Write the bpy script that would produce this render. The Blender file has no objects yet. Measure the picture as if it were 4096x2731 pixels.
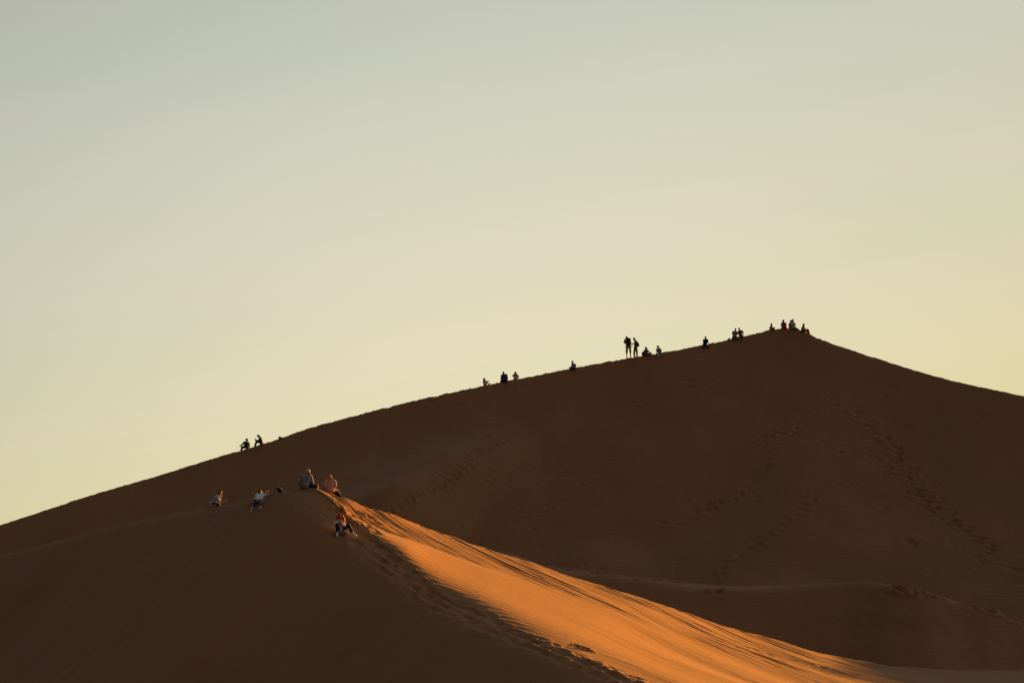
import bpy, bmesh, math, random
import numpy as np
from mathutils import Vector, Matrix
from mathutils.bvhtree import BVHTree
R_ = math.radians
sc = bpy.context.scene
col = sc.collection

# ------------------------------------------------------------------ camera
F = 14791.0                       # focal length in pixels of a 4096-wide frame
PITCH = math.atan((2150 - 1365.5) / F)
cam_d = bpy.data.cameras.new("camera"); cam_d.lens = F / 4096 * 36; cam_d.sensor_width = 36
cam_d.clip_start = 1; cam_d.clip_end = 20000
cam = bpy.data.objects.new("camera", cam_d); col.objects.link(cam)
cam.rotation_euler = (math.pi / 2 + PITCH, 0, 0); sc.camera = cam

# ------------------------------------------------------------------ light
SUN_EL, SUN_AZ = R_(7.5), R_(52)          # azimuth from +x towards +y
sv = Vector((math.cos(SUN_EL) * math.cos(SUN_AZ), math.cos(SUN_EL) * math.sin(SUN_AZ), math.sin(SUN_EL)))
sd = bpy.data.lights.new("sun", 'SUN'); sd.energy = 3.5; sd.angle = R_(0.6); sd.color = (1.0, 0.40, 0.048)
so = bpy.data.objects.new("sun", sd); col.objects.link(so); so.location = (0, 0, 60)
so.rotation_euler = (-sv).to_track_quat('-Z', 'Y').to_euler()

w = bpy.data.worlds.new("World"); sc.world = w; w.use_nodes = True
nt = w.node_tree; nt.nodes.clear()
N = nt.nodes.new; L = nt.links.new
out = N('ShaderNodeOutputWorld'); bg = N('ShaderNodeBackground')
sky = N('ShaderNodeTexSky'); sky.sky_type = 'NISHITA'; sky.sun_disc = False
sky.sun_elevation = SUN_EL; sky.sun_rotation = math.pi / 2 - SUN_AZ
sky.air_density = 1.6; sky.dust_density = 6.0; sky.ozone_density = 1.0; sky.altitude = 0
L(bg.outputs[0], out.inputs[0])
bg.inputs[1].default_value = 0.05
SKY_MODE = 1
tc = N('ShaderNodeTexCoord')
# evening haze: the air is bright and warm low down on the sun's side, dim and cool overhead and behind
sep = N('ShaderNodeSeparateXYZ'); L(tc.outputs['Generated'], sep.inputs[0])
def math_(op, a, b=None, c=None, clamp=False):
    n = N('ShaderNodeMath'); n.operation = op; n.use_clamp = clamp
    for i, v in enumerate((a, b, c)):
        if v is None: continue
        if isinstance(v, (int, float)): n.inputs[i].default_value = v
        else: L(v, n.inputs[i])
    return n.outputs[0]
ramp = N('ShaderNodeValToRGB')
el = math_('MULTIPLY_ADD', sep.outputs['X'], -0.165, sep.outputs['Z'])
L(math_('MULTIPLY', el, 1 / 0.6, clamp=True), ramp.inputs[0])
def lin(c): return tuple(((v / 255 + .055) / 1.055) ** 2.4 if v > 10 else v / 255 / 12.92 for v in c) + (1,)
# elevation sine 0..0.6 ; the frame sees 0..0.145
cr = ramp.color_ramp; cr.interpolation = 'B_SPLINE'
stops = [(0.0, (229, 216, 160)), (0.05, (228, 218, 178)), (0.10, (222, 215, 188)), (0.165, (213, 213, 190)), (0.225, (206, 210, 194)), (0.32, (184, 188, 178)), (0.45, (182, 187, 183)), (0.7, (178, 184, 188)), (1.0, (178, 184, 192))]
while len(cr.elements) < len(stops): cr.elements.new(0.5)
for e, (p, c) in zip(cr.elements, stops): e.position = p; e.color = lin(c)
# darker away from the sun's side, and lens vignetting painted in round the view axis
dview = N('ShaderNodeVectorMath'); dview.operation = 'DOT_PRODUCT'; L(tc.outputs['Generated'], dview.inputs[0]); dview.inputs[1].default_value = (0.008, 1.0, 0)
azf = math_('EXPONENT', math_('MULTIPLY', math_('SUBTRACT', 1.0, dview.outputs['Value']), -46.0))
base_ = math_('MULTIPLY_ADD', sep.outputs['X'], 0.42, math_('MULTIPLY_ADD', sep.outputs['Y'], 0.40, 0.50))
az_out = math_('MULTIPLY', math_('MULTIPLY_ADD', azf, math_('SUBTRACT', 1.0, base_), base_), math_('MULTIPLY_ADD', azf, 0.22, 0.78))
# thin slanting veils of high cloud
mp = N('ShaderNodeCombineXYZ'); L(math_('MULTIPLY', sep.outputs['X'], 4.0), mp.inputs[0]); L(math_('MULTIPLY', sep.outputs['Y'], 4.0), mp.inputs[1]); L(math_('MULTIPLY', el, 30.0), mp.inputs[2])
nz = N('ShaderNodeTexNoise'); nz.inputs['Scale'].default_value = 1.6; nz.inputs['Detail'].default_value = 3; nz.inputs['Roughness'].default_value = 0.5; L(mp.outputs[0], nz.inputs[0])
veil = N('ShaderNodeMix'); veil.data_type = 'RGBA'; veil.blend_type = 'MULTIPLY'; L(ramp.outputs[0], veil.inputs[6])
vr = N('ShaderNodeValToRGB'); L(nz.outputs[0], vr.inputs[0]); vr.color_ramp.elements[0].position = .3; vr.color_ramp.elements[0].color = (0.97, 0.995, 0.965, 1)
vr.color_ramp.elements[1].position = .72; vr.color_ramp.elements[1].color = (1.03, 1.0, 1.015, 1)
L(vr.outputs[0], veil.inputs[7]); veil.inputs[0].default_value = 1.0
mul = N('ShaderNodeVectorMath'); mul.operation = 'SCALE'; L(veil.outputs[2], mul.inputs[0]); L(az_out, mul.inputs[3])
# the physical sky adds its share on top
EXPO = 2.2
sc1 = N('ShaderNodeVectorMath'); sc1.operation = 'SCALE'; L(mul.outputs[0], sc1.inputs[0]); sc1.inputs[3].default_value = 1.06 / (2 ** EXPO) / 0.05
sc2 = N('ShaderNodeVectorMath'); sc2.operation = 'SCALE'; L(sky.outputs[0], sc2.inputs[0]); sc2.inputs[3].default_value = 0.012
ad = N('ShaderNodeVectorMath'); ad.operation = 'ADD'; L(sc1.outputs[0], ad.inputs[0]); L(sc2.outputs[0], ad.inputs[1])
L(ad.outputs[0], bg.inputs[0])

sc.view_settings.view_transform = 'Standard'; sc.view_settings.look = 'None'
sc.view_settings.exposure = EXPO; sc.view_settings.gamma = 1.0

# ------------------------------------------------------------------ helpers
CP, SP = math.cos(PITCH), math.sin(PITCH)
def at(px, py, Y):
    """world point on the sight line of a photo pixel at world distance Y"""
    u = (px - 2048) / F; v = -(py - 1365.5) / F
    d = np.array((u, CP - v * SP, SP + v * CP))
    return d * (Y / d[1])
def proj(P):
    x, y, z = P[..., 0], P[..., 1], P[..., 2]
    yc = y * CP + z * SP; zc = -y * SP + z * CP
    return 2048 + F * x / yc, 1365.5 - F * zc / yc
_rng = np.random.RandomState(7)
_G = _rng.rand(256, 256).astype(np.float64) * 2 * np.pi
def noise(x, y, seed=0):
    x = x + seed * 37.17; y = y + seed * 91.7
    xi = np.floor(x).astype(int); yi = np.floor(y).astype(int); fx = x - xi; fy = y - yi
    sx = fx * fx * fx * (fx * (fx * 6 - 15) + 10); sy = fy * fy * fy * (fy * (fy * 6 - 15) + 10)
    def g(i, j):
        a = _G[(xi + i) & 255, (yi + j) & 255]; return np.cos(a) * (fx - i) + np.sin(a) * (fy - j)
    return ((g(0, 0) * (1 - sx) + g(1, 0) * sx) * (1 - sy) + (g(0, 1) * (1 - sx) + g(1, 1) * sx) * sy) * 1.5
def fbm(x, y, seed=0, o=4):
    s = 0; a = 1
    for k in range(o): s = s + a * noise(x * 2 ** k, y * 2 ** k, seed + k * 5); a *= .5
    return s
def soft(a, n):
    k = np.hanning(n + 2)[1:-1]; k /= k.sum(); sh_ = a.shape; a = a.reshape(-1)
    return np.convolve(np.pad(a, n // 2, mode='edge'), k, 'valid')[:sh_[0]].reshape(sh_)
def sstep(a, b, x): t = np.clip((x - a) / (b - a), 0, 1); return t * t * (3 - 2 * t)
def spline(K, n=None, t=None):
    """smooth curve through the rows of K (monotone-ish cubic); t in 0..len-1"""
    K = np.asarray(K, float)
    if t is None: t = np.linspace(0, len(K) - 1, n)
    i = np.clip(np.floor(t).astype(int), 0, len(K) - 2); f = (t - i)
    T = np.gradient(K, axis=0); f = f.reshape(f.shape + (1,) * (K.ndim - 1))
    return (2*f**3 - 3*f**2 + 1) * K[i] + (f**3 - 2*f**2 + f) * T[i] + (-2*f**3 + 3*f**2) * K[i + 1] + (f**3 - f**2) * T[i + 1]
def grid_object(name, P, mat):
    nu, nv = P.shape[:2]
    me = bpy.data.meshes.new(name); me.vertices.add(nu * nv); me.vertices.foreach_set('co', P.reshape(-1).astype(np.float32))
    idx = np.arange(nu * nv).reshape(nu, nv)
    q = np.stack([idx[:-1, :-1], idx[1:, :-1], idx[1:, 1:], idx[:-1, 1:]], -1).reshape(-1, 4)
    me.loops.add(q.size); me.loops.foreach_set('vertex_index', q.reshape(-1).astype(np.int32))
    me.polygons.add(len(q)); me.polygons.foreach_set('loop_start', np.arange(0, q.size, 4, dtype=np.int32))
    me.polygons.foreach_set('use_smooth', np.ones(len(q), bool)); me.update(calc_edges=True)
    me.materials.append(mat); o = bpy.data.objects.new(name, me); col.objects.link(o); o['kind'] = 'structure'
    return o
def stamp(P, spots, mode='z'):
    """press foot-sized hollows with a raised lip into a grid; spots: (px,row,radius,depth)"""
    sub = 6; S = P[::sub, ::sub]; X, Y = proj(S)
    for (px, py, r, d, an) in spots:
        k = np.argmin((X - px) ** 2 + (Y - py) ** 2); i, j = np.unravel_index(k, X.shape)
        if (X[i, j] - px) ** 2 + (Y[i, j] - py) ** 2 > 900: continue
        i *= sub; j *= sub; c = P[i, j].copy()
        du = np.linalg.norm(P[min(i + 1, P.shape[0] - 1), j] - P[i, j]) + 1e-3; dv = np.linalg.norm(P[i, min(j + 1, P.shape[1] - 1)] - P[i, j]) + 1e-3
        a = int(min(40, 3 * r / du + 2)); b = int(min(60, 3 * r / dv + 2))
        s = (slice(max(0, i - a), i + a + 1), slice(max(0, j - b), j + b + 1))
        D = P[s] - c; ca, sa = math.cos(an), math.sin(an)
        e = (D[..., 0] * ca + D[..., 1] * sa) / 1.7; f = -D[..., 0] * sa + D[..., 1] * ca
        q = np.sqrt(e * e + f * f) / r
        P[s][..., 2] += -d * np.exp(-q ** 2 * 1.2) + .3 * d * np.exp(-((q - 1.6) / .5) ** 2)
def trail0(pts, n, w, r, d, rnd):
    K = np.array(pts, float); C = spline(K, n); o = []
    for c in C: o.append((c[0] + rnd.gauss(0, w), c[1] + rnd.gauss(0, w * .7), r * rnd.uniform(.7, 1.3), d * rnd.uniform(.4, 1.5), rnd.uniform(-1.2, 1.2)))
    return o

def sand_mat(name, base, dark, ripple_dir, ripple=0.0, coarse=1.0):
    m = bpy.data.materials.new(name); m.use_nodes = True; t = m.node_tree; n = t.nodes; b = n['Principled BSDF']
    b.inputs['Roughness'].default_value = 0.95; b.inputs['Specular IOR Level'].default_value = 0.15
    g = n.new('ShaderNodeNewGeometry')
    n1 = n.new('ShaderNodeTexNoise'); n1.inputs['Scale'].default_value = 0.12; n1.inputs['Detail'].default_value = 6; n1.inputs['Roughness'].default_value = .6
    t.links.new(g.outputs['Position'], n1.inputs['Vector'])
    n2 = n.new('ShaderNodeTexNoise'); n2.inputs['Scale'].default_value = 9.0 / coarse; n2.inputs['Detail'].default_value = 5; t.links.new(g.outputs['Position'], n2.inputs['Vector'])
    mx = n.new('ShaderNodeMath'); mx.operation = 'MULTIPLY_ADD'; t.links.new(n2.outputs[0], mx.inputs[0]); mx.inputs[1].default_value = .35; t.links.new(n1.outputs[0], mx.inputs[2])
    rp = n.new('ShaderNodeValToRGB'); rp.color_ramp.elements[0].position = .40; rp.color_ramp.elements[0].color = dark; rp.color_ramp.elements[1].position = .95; rp.color_ramp.elements[1].color = base
    t.links.new(mx.outputs[0], rp.inputs[0]); t.links.new(rp.outputs[0], b.inputs['Base Color'])
    mp = n.new('ShaderNodeMapping'); t.links.new(g.outputs['Position'], mp.inputs[0]); mp.inputs['Rotation'].default_value = (0, 0, ripple_dir); mp.inputs['Scale'].default_value = (.5, 3.4, 1.0)
    n3 = n.new('ShaderNodeTexNoise'); n3.inputs['Scale'].default_value = 3.2 / coarse; n3.inputs['Detail'].default_value = 4; t.links.new(mp.outputs[0], n3.inputs['Vector'])
    bu = n.new('ShaderNodeBump'); bu.inputs['Strength'].default_value = 1.0; bu.inputs['Distance'].default_value = ripple; t.links.new(n3.outputs[0], bu.inputs['Height'])
    n4 = n.new('ShaderNodeTexNoise'); n4.inputs['Scale'].default_value = 14 / coarse; n4.inputs['Detail'].default_value = 4; t.links.new(g.outputs['Position'], n4.inputs['Vector'])
    b2 = n.new('ShaderNodeBump'); b2.inputs['Strength'].default_value = 1; b2.inputs['Distance'].default_value = .004 * coarse; t.links.new(n4.outputs[0], b2.inputs['Height']); t.links.new(bu.outputs[0], b2.inputs['Normal'])
    t.links.new(b2.outputs[0], b.inputs['Normal'])
    return m
SAND = sand_mat('near_sand', (.30, .145, .062, 1), (.255, .118, .048, 1), R_(47), .012)
SANDF = sand_mat('far_sand', (.30, .140, .062, 1), (.245, .110, .048, 1), R_(90), .05, 2.0)

# ------------------------------------------------------------------ terrain
rnd = random.Random(3)
# ground sheet reaching the horizon
def ground():
    r = np.concatenate([np.linspace(0, 400, 60), np.geomspace(420, 9000, 40)]); a = np.linspace(0, 2 * np.pi, 181)
    Rr, A = np.meshgrid(r, a, indexing='ij'); X = Rr * np.cos(A); Y = Rr * np.sin(A) + 150
    Z = -13.5 + .5 * fbm(X / 60, Y / 60, 3) * np.clip(1 - Rr / 2000, 0, 1)
    Z -= 4 * sstep(300, 900, Rr)
    return grid_object('ground', np.stack([X, Y, Z], -1)[:, ::-1], SANDF)
ground()

# the tall far dune
def far_dune():
    rg = [(-3000,2900,262),(-1800, 2560, 268), (-800, 2335, 276), (-300,2190,281), (0, 2099, 284), (348, 1985, 286), (627, 1903, 288), (836, 1838, 289), (975, 1797, 290), (1115, 1754, 291), (1254, 1707, 292), (1463, 1651, 293),
          (1672, 1599, 294), (1881, 1553, 295), (2090, 1512, 296), (2281, 1474, 297), (2508, 1433, 298), (2717, 1398, 299), (2926, 1356, 300), (3065, 1323, 300.5), (3135, 1314, 300.6), (3204, 1321, 300), (3250, 1343, 299),
          (3344, 1379, 297.5), (3483, 1425, 296), (3657, 1480, 294), (3831, 1527, 292), (4096, 1583, 289), (4700, 1700, 282), (5400, 1780, 274), (6200, 1880, 266), (7600, 2000, 255)]  # beyond the frame's right edge the ridge is raised to shade the hollow
    K = np.array([at(*p) for p in rg]); px = np.array([p[0] for p in rg], float)
    nu = 1500; cols = np.concatenate([np.linspace(-3000, -150, 40), np.linspace(-140, 4230, nu), np.linspace(4240, 7600, 60)])
    t = np.interp(cols, px, np.arange(len(px))); C = spline(K, t=t); nu = len(cols)
    # trampled scalloped edge
    s = C[:, 0]; ph = s * 1.25 + 1.5 * noise(s * .45, s * 0, 5) + .5 * noise(s * 1.7, s * 0, 6); saw = .6 * np.abs(np.sin(ph * 2.4)) ** .7 + .4 * np.abs(np.sin(ph * 5.3 + 1)) ** .7
    amp = .07 + .07 * sstep(-22, -8, s) * (1 - sstep(24, 30, s)) ; amp *= (.35 + .8 * np.abs(noise(s * .8, s * 0, 8)))
    nx = np.interp(cols, [-800, 2500, 3000, 3400, 4300, 7000], [-.04, -.06, -.12, -.26, -.36, -.4]); nx = soft(nx, 601); ny = -np.sqrt(1 - nx ** 2)
    zb = -13.2; drop = C[:, 2] - zb; Lf = drop / .5
    v = np.concatenate([np.linspace(-1, -.06, 24), [-.04, -.02, -.012, -.006, -.003, 0], np.linspace(0, 1, 470)[1:] ** 1.0])
    V = np.abs(v)[None, :]; front = (v >= 0)[None, :]
    D = np.where(front, V * Lf[:, None], V * drop[:, None] / .45)
    P = np.empty((nu, len(v), 3))
    sg = np.where(front, 1, -1)
    P[..., 0] = C[:, None, 0] + nx[:, None] * D * sg; P[..., 1] = C[:, None, 1] + ny[:, None] * D * sg
    zf = C[:, None, 2] - drop[:, None] * (1 - (1 - V) ** 1.32)
    zk = C[:, None, 2] - drop[:, None] * (V * .75 + .25 * V ** 2)
    z = np.where(front, zf, zk)
    # round the very crest a little, scallops die out over a metre or so
    z += (amp * (.6 - saw))[:, None] * np.exp(-D / .7) + .03 * fbm(P[..., 0] * 1.3, P[..., 1] * 1.3, 2) * np.exp(-D / 1.2)
    X, Yp = proj(np.stack([P[..., 0], P[..., 1], z], -1))
    # broad undulations, slide tongues running down the face
    fade = 1 - np.exp(-D / 5)
    z += front * fade * (.55 * fbm(P[..., 0] / 17, D / 22, 11, 3) + .02 * fbm(P[..., 0] / 1.7 + D / 6, D / 5, 12, 3))
    # the spur that runs down to the left of the middle
    A_ = np.array((2120., 1830.)); B_ = np.array((1720., 2260.)); ab = (B_ - A_) / np.linalg.norm(B_ - A_)
    dx = X - A_[0]; dy = Yp - A_[1]; al = dx * ab[0] + dy * ab[1]; dd = -(dx * ab[1] - dy * ab[0]) * -1
    bend = 26 * np.sin(al / 260); dd = dd + bend
    env = sstep(-80, 160, al) * (1 - sstep(700, 1000, al))
    # dd>0 on the left/upper side
    z += front * .37 * 1.5 * np.logaddexp(0, (D - 7.8) / 1.5) * sstep(-90, 110, -dd) * (1 - sstep(20, 30, D)) * sstep(700, 1100, X)
    z += front * fade * env * .55 * np.where(dd < 0, np.exp(dd / 330), np.exp(-dd / 210))
    P[..., 2] = z
    # footprints
    r = random.Random(11); sp = []; trail = lambda P_, n_, w_, r_, d_, q_: trail0(P_, n_, w_, r_ * .78, d_ * .33, q_)
    sp += trail([(2010, 1750), (1940, 1800), (1870, 1850), (1830, 1890)], 90, 16, .2, .10, r)
    sp += trail([(1840, 1885), (1760, 1945), (1660, 1990), (1550, 2045)], 90, 5, .2, .09, r)
    sp += trail([(1650, 1815), (1750, 1822), (1850, 1812), (1960, 1785), (2020, 1760)], 24, 3, .2, .11, r)
    sp += trail([(1400, 1926), (1560, 1930), (1700, 1915), (1820, 1890)], 34, 3, .2, .10, r)
    sp += trail([(1520, 1886), (1640, 1893), (1760, 1885), (1830, 1880)], 26, 3, .2, .10, r)
    sp += trail([(1950, 1865), (2150, 1862), (2350, 1856), (2460, 1825), (2560, 1826)], 50, 4, .2, .10, r)
    sp += trail([(1930, 1920), (2050, 2020), (2120, 2100), (2180, 2190), (2330, 2250), (2420, 2285)], 46, 4, .2, .10, r)
    sp += trail([(2120, 1880), (2300, 1920), (2400, 2010), (2560, 2060), (2700, 2160), (2735, 2300)], 50, 6, .2, .09, r)
    sp += trail([(3420, 1660), (3500, 1720), (3560, 1790), (3620, 1850), (3680, 1950), (3760, 2060), (3860, 2110), (3990, 2200), (4150, 2300)], 270, 26, .24, .13, r)
    sp += trail([(3640, 1900), (3700, 2000), (3790, 2080), (3900, 2200), (4050, 2330), (4130, 2420)], 150, 34, .22, .11, r)
    sp += trail([(3250, 1740), (3330, 1790), (3450, 1820), (3540, 1860), (3600, 1920)], 40, 5, .22, .12, r)
    sp += trail([(2970, 1780), (3060, 1750), (3150, 1720), (3230, 1690), (3270, 1640)], 50, 9, .22, .11, r)
    sp += trail([(3200, 1730), (3120, 1780), (3060, 1870), (2990, 1950), (2910, 2010), (2760, 2070), (2650, 2100)], 70, 6, .22, .11, r)
    sp += trail([(2900, 1995), (3050, 1985), (3200, 1970), (3300, 1950), (3420, 1945)], 50, 5, .2, .10, r)
    sp += trail([(3290, 1970), (3190, 2050), (3120, 2110), (3030, 2180), (2920, 2250), (2850, 2300)], 60, 5, .22, .12, r)
    sp += trail([(2760, 2075), (2830, 2035), (2870, 2010)], 40, 12, .25, .13, r)
    sp += trail([(3640, 2172), (3665, 2180)], 10, 8, .4, .16, r)
    sp += trail([(3300, 1560), (3350, 1600), (3420, 1680)], 40, 25, .25, .08, r)
    for k in range(60): sp.append((r.uniform(1500, 4000), r.uniform(1500, 2300), .25, .07, r.uniform(-.5, .5)))
    stamp(P, sp)
    return grid_object('dune', P, SANDF), C, cols
FD, FC, FCOL = far_dune()

# low dune in the hollow between the two big ones
def mid_dune():
    rg = [(-600,2330,240),(600, 2280, 240), (1400, 2225, 240), (1750, 2202, 240), (1995, 2207, 240), (2100, 2232, 239), (2186, 2262, 238), (2398, 2290, 237), (2577, 2309, 236), (2787, 2332, 235), (2900, 2342, 234), (3067, 2342, 233), (3220, 2337, 232),
          (3361, 2329, 231), (3461, 2326, 230), (3562, 2337, 229), (3703, 2365, 228), (3844, 2408, 227), (3964, 2434, 226), (4096, 2478, 225), (4500, 2600, 222), (5200, 2790, 215), (6400, 3050, 205)]
    K = np.array([at(*p) for p in rg]); px = np.array([p[0] for p in rg], float)
    cols = np.concatenate([np.linspace(-600, 1600, 60), np.linspace(1605, 4300, 800), np.linspace(4310, 6400, 60)])
    t = np.interp(cols, px, np.arange(len(px))); C = spline(K, t=t)
    zb = -13.3; v = np.concatenate([np.linspace(-40, -1, 40), np.linspace(-.9, 0, 12), np.linspace(0, 8, 200)[1:], np.linspace(8.2, 34, 80)])
    D = np.repeat(v[None, :], len(cols), 0)
    lip = np.interp(cols, [1600, 2200, 2800, 3100, 3461, 3700, 3900, 4300], [1.5, 1.8, 3.2, 1.9, .15, 1.6, .5, .4]); lip = soft(lip, 81)[:, None]
    P = np.empty(D.shape + (3,)); P[..., 0] = C[:, None, 0] - .12 * D; P[..., 1] = C[:, None, 1] - D
    df = np.maximum(D, 0)
    zfr = C[:, None, 2] - (.04 * np.minimum(df, lip) + .64 * (np.sqrt((df - lip) ** 2 + .3) - np.sqrt(lip ** 2 + .3) + df) / 2)
    zbk = C[:, None, 2] + .18 * D
    z = np.where(D >= 0, zfr, zbk)
    z = zb + np.logaddexp(0, (z - zb) / .8) * .8
    z += .05 * fbm(P[..., 0] / 3, P[..., 1] / 3, 4) * np.clip(np.abs(D), 0, 1) + .015 * fbm(P[..., 0] * 1.5, P[..., 1] * 1.5, 9) * np.exp(-np.abs(D))
    P[..., 2] = z
    r = random.Random(5); trail = trail0
    sp = trail([(2200, 2268), (2400, 2294), (2600, 2315), (2800, 2338)], 90, 4, .2, .10, r) + trail([(2862, 2352), (2880, 2360)], 8, 8, .3, .12, r)
    sp += trail([(3560, 2345), (3650, 2362), (3760, 2392)], 40, 6, .22, .12, r) + trail([(3850, 2415), (3980, 2445), (4100, 2490)], 30, 3, .2, .08, r)
    stamp(P, sp)
    return grid_object('dune', P, SANDF)
mid_dune()

# unseen dune added towards the sun to shade the near flank's right end
def shade_dune():
    x = np.linspace(0, 200, 200); y = np.linspace(196, 330, 140); X, Y = np.meshgrid(x, y, indexing='ij')
    yc = 262 + .10 * (X - 80); h = 25.4 * np.exp(-((X - 95) / 45) ** 2)
    d = Y - yc; z = -17.5 + 2.5 * np.exp(-((X - 95) / 45) ** 2) + h * np.where(d < 0, np.exp(-(d / 24) ** 2), np.exp(-(d / 26) ** 2)) + .3 * fbm(X / 20, Y / 20, 6)
    return grid_object('dune', np.stack([X, Y, z], -1), SANDF)
shade_dune()

# the near dune with its lit flank
ST = [ # crest C, break M, rim R (px,row,distance), azimuth slope of the slip face
 ((-3400, 3300, 186), None, None, .61), ((-1800, 2700, 180), None, None, .61), ((-900, 2430, 176), None, None, .51), ((-300, 2290, 172.5), None, None, .52), ((0, 2222, 170.5), None, None, .65), ((396, 2119, 167), None, None, .56), ((637, 2065, 165), None, None, .58), ((804, 2038, 163.5), None, None, .6),
 ((930, 2013, 162.3), None, None, .61), ((1060, 1976, 161), None, None, .65), ((1180, 1955, 160), None, (1215, 1955.5, 161.5), .63),
 ((1265, 1964, 159.3), (1285, 1964, 160.7), (1305, 1970, 162.3), .65), ((1330, 2016, 158.3), (1365, 2012, 159.6), (1385, 1996, 162), .68), ((1400, 2088, 157.2), (1450, 2077, 159.8), (1460, 2028, 163.2), .7),
 ((1481, 2154, 156), (1560, 2122, 160.5), (1560, 2058, 164.8), .74), ((1592, 2232, 153.8), (1690, 2170, 160.8), (1688, 2109, 166.5), .78), ((1700, 2330, 151.3), (1800, 2213, 160.8), (1820, 2157, 167.5), .76),
 ((1857, 2425, 149), (1960, 2272, 160.8), (2000, 2217, 168.5), .78), ((2069, 2525, 145.5), (2200, 2352, 161), (2250, 2293, 170), .78), ((2239, 2594, 143), (2440, 2430, 161.2), (2506, 2375, 171), .78),
 ((2588, 2735, 139), (2850, 2580, 162), (3042, 2544, 173.5), .78), ((3000, 2900, 134), (3350, 2705, 163), (3534, 2657, 176), .78), ((3600, 3150, 127), (3950, 2790, 164), (4096, 2677, 181), .78), ((4500, 3500, 118), (4800, 2850, 168), (4900, 2650, 190), .78), ((6200, 4000, 105), (6500, 2900, 172), (6800, 2700, 205), .78)]
def near_dune():
    C = []; M = []; Rm = []; A = []
    for c, m, r, a in ST:
        c3 = at(*c); C.append(c3)
        r3 = at(*r) if r else c3 + np.array((.3, 1.3, -.12)); Rm.append(r3)
        M.append(at(*m) if m else (c3 + r3) / 2 + np.array((0, 0, .01))); A.append(a)
    C, M, Rm, A = map(np.array, (C, M, Rm, A)); px = np.array([s[0][0] for s in ST], float)
    cols = np.concatenate([np.linspace(-3400, -220, 40), np.linspace(-200, 1000, 330), np.linspace(1003, 3050, 1150), np.linspace(3060, 4500, 120), np.linspace(4540, 6200, 30)])
    t = np.interp(cols, px, np.arange(len(px)))
    C = spline(C, t=t); M = spline(M, t=t); Rm = spline(Rm, t=t); A = soft(np.interp(t, np.arange(len(A)), A), 121)
    n = len(cols); k = np.ones(41) / 41
    nx = -A; ny = -np.sqrt(1 - A ** 2); zb = -14.5
    # --- front slip face
    d = np.concatenate([np.linspace(0, 2.2, 90), np.linspace(2.2, 16, 260)[1:], np.linspace(16.5, 46, 30)])
    D = np.repeat(d[None], n, 0)
    sh = np.interp(cols, [-500, 700, 1150, 1300, 1500, 2000, 2600, 4000], [.12, .15, .6, 1.6, 1.5, 1.3, 1.6, 1.6]); sh = soft(sh, 121)[:, None]
    al0 = np.r_[0, np.cumsum(np.linalg.norm(np.diff(C, axis=0), axis=1))]; ua = np.linspace(0, al0[-1], 4000); Cu = np.stack([np.interp(ua, al0, C[:, k]) for k in range(3)], 1)
    sg_ = 3.2 / (ua[1] - ua[0]); kk = np.arange(-int(3 * sg_), int(3 * sg_) + 1); kr = np.exp(-.5 * (kk / sg_) ** 2); kr /= kr.sum(); h_ = len(kk) // 2
    Cp = np.concatenate([Cu[:1] + (Cu[:1] - Cu[1:h_ + 1][::-1]), Cu, Cu[-1:] + (Cu[-1:] - Cu[-h_ - 1:-1][::-1])])
    Cv = np.stack([np.convolve(Cp[:, k], kr, 'valid') for k in range(3)], 1); Cs = np.stack([np.interp(al0, ua, Cv[:, k]) for k in range(3)], 1)
    bl = (1 - np.exp(-D / 3.0))[..., None]; B = C[:, None] * (1 - bl) + Cs[:, None] * bl
    Pf = np.empty((n, len(d), 3)); Pf[..., 0] = B[..., 0] + nx[:, None] * D; Pf[..., 1] = B[..., 1] + ny[:, None] * D
    ste = soft(np.interp(cols, [200, 1000], [.68, .60]), 121)[:, None]
    zz = B[..., 2] - .06 * D - ste * (np.sqrt((D - sh) ** 2 + .4) - np.sqrt(sh ** 2 + .4) + D) / 2
    Pf[..., 2] = zb + np.logaddexp(0, (zz - zb) / 1.2) * 1.2
    # --- lit flank C->M->R
    tv = np.linspace(0, 1, 300)[1:]; s = tv[None, :, None]
    bul = np.interp(cols, [1200, 1400, 1600, 1900, 2200, 2600, 4000], [.05, .20, .36, .36, .22, .06, .0])[:, None]
    P1 = C[:, None] * (1 - s) + M[:, None] * s; q = tv[None]
    P1[..., 2] += bul * ((1 - np.exp(-q / .13)) * (1 - q) * 1.3 + .5 * q * (1 - q)) - np.interp(cols, [1900, 2300, 2800, 3600], [0, .2, .5, .6])[:, None] * 4 * q * q * (1 - q) * .9
    tv2 = np.linspace(0, 1, 210)[1:]; s = tv2[None, :, None]; P2 = M[:, None] * (1 - s) + Rm[:, None] * s; q2 = tv2[None]
    # --- back
    e = np.concatenate([np.linspace(0, 3, 30)[1:], np.linspace(3.5, 60, 40)]); E = np.repeat(e[None], n, 0)
    P3 = np.empty((n, len(e), 3)); P3[..., 0] = Rm[:, None, 0] + .25 * E; P3[..., 1] = Rm[:, None, 1] + .97 * E
    zz = Rm[:, None, 2] - .02 * E - .42 * (np.sqrt((E - 1) ** 2 + .4) - np.sqrt(1.4) + E) / 2; P3[..., 2] = zb + np.logaddexp(0, (zz - zb) / 1.2) * 1.2
    P = np.concatenate([Pf[:, ::-1], P1, P2, P3], 1)
    nf = len(d); W = np.zeros(P.shape[:2]); vv = np.concatenate([-(d[::-1]), tv, 1 + tv2, 2 + e])[None].repeat(n, 0)
    x, y = P[..., 0], P[..., 1]; cc = cols[:, None]
    a = x * .72 - y * .69; b = x * .69 + y * .72        # along / across the wind streaks
    b2 = b + .25 * noise(a / 6, b / 6, 21)
    # streaks on the outer band of the flank
    bs = np.interp(cols, [1300, 1500, 1650], [.15, .5, .9])[:, None]
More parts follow.
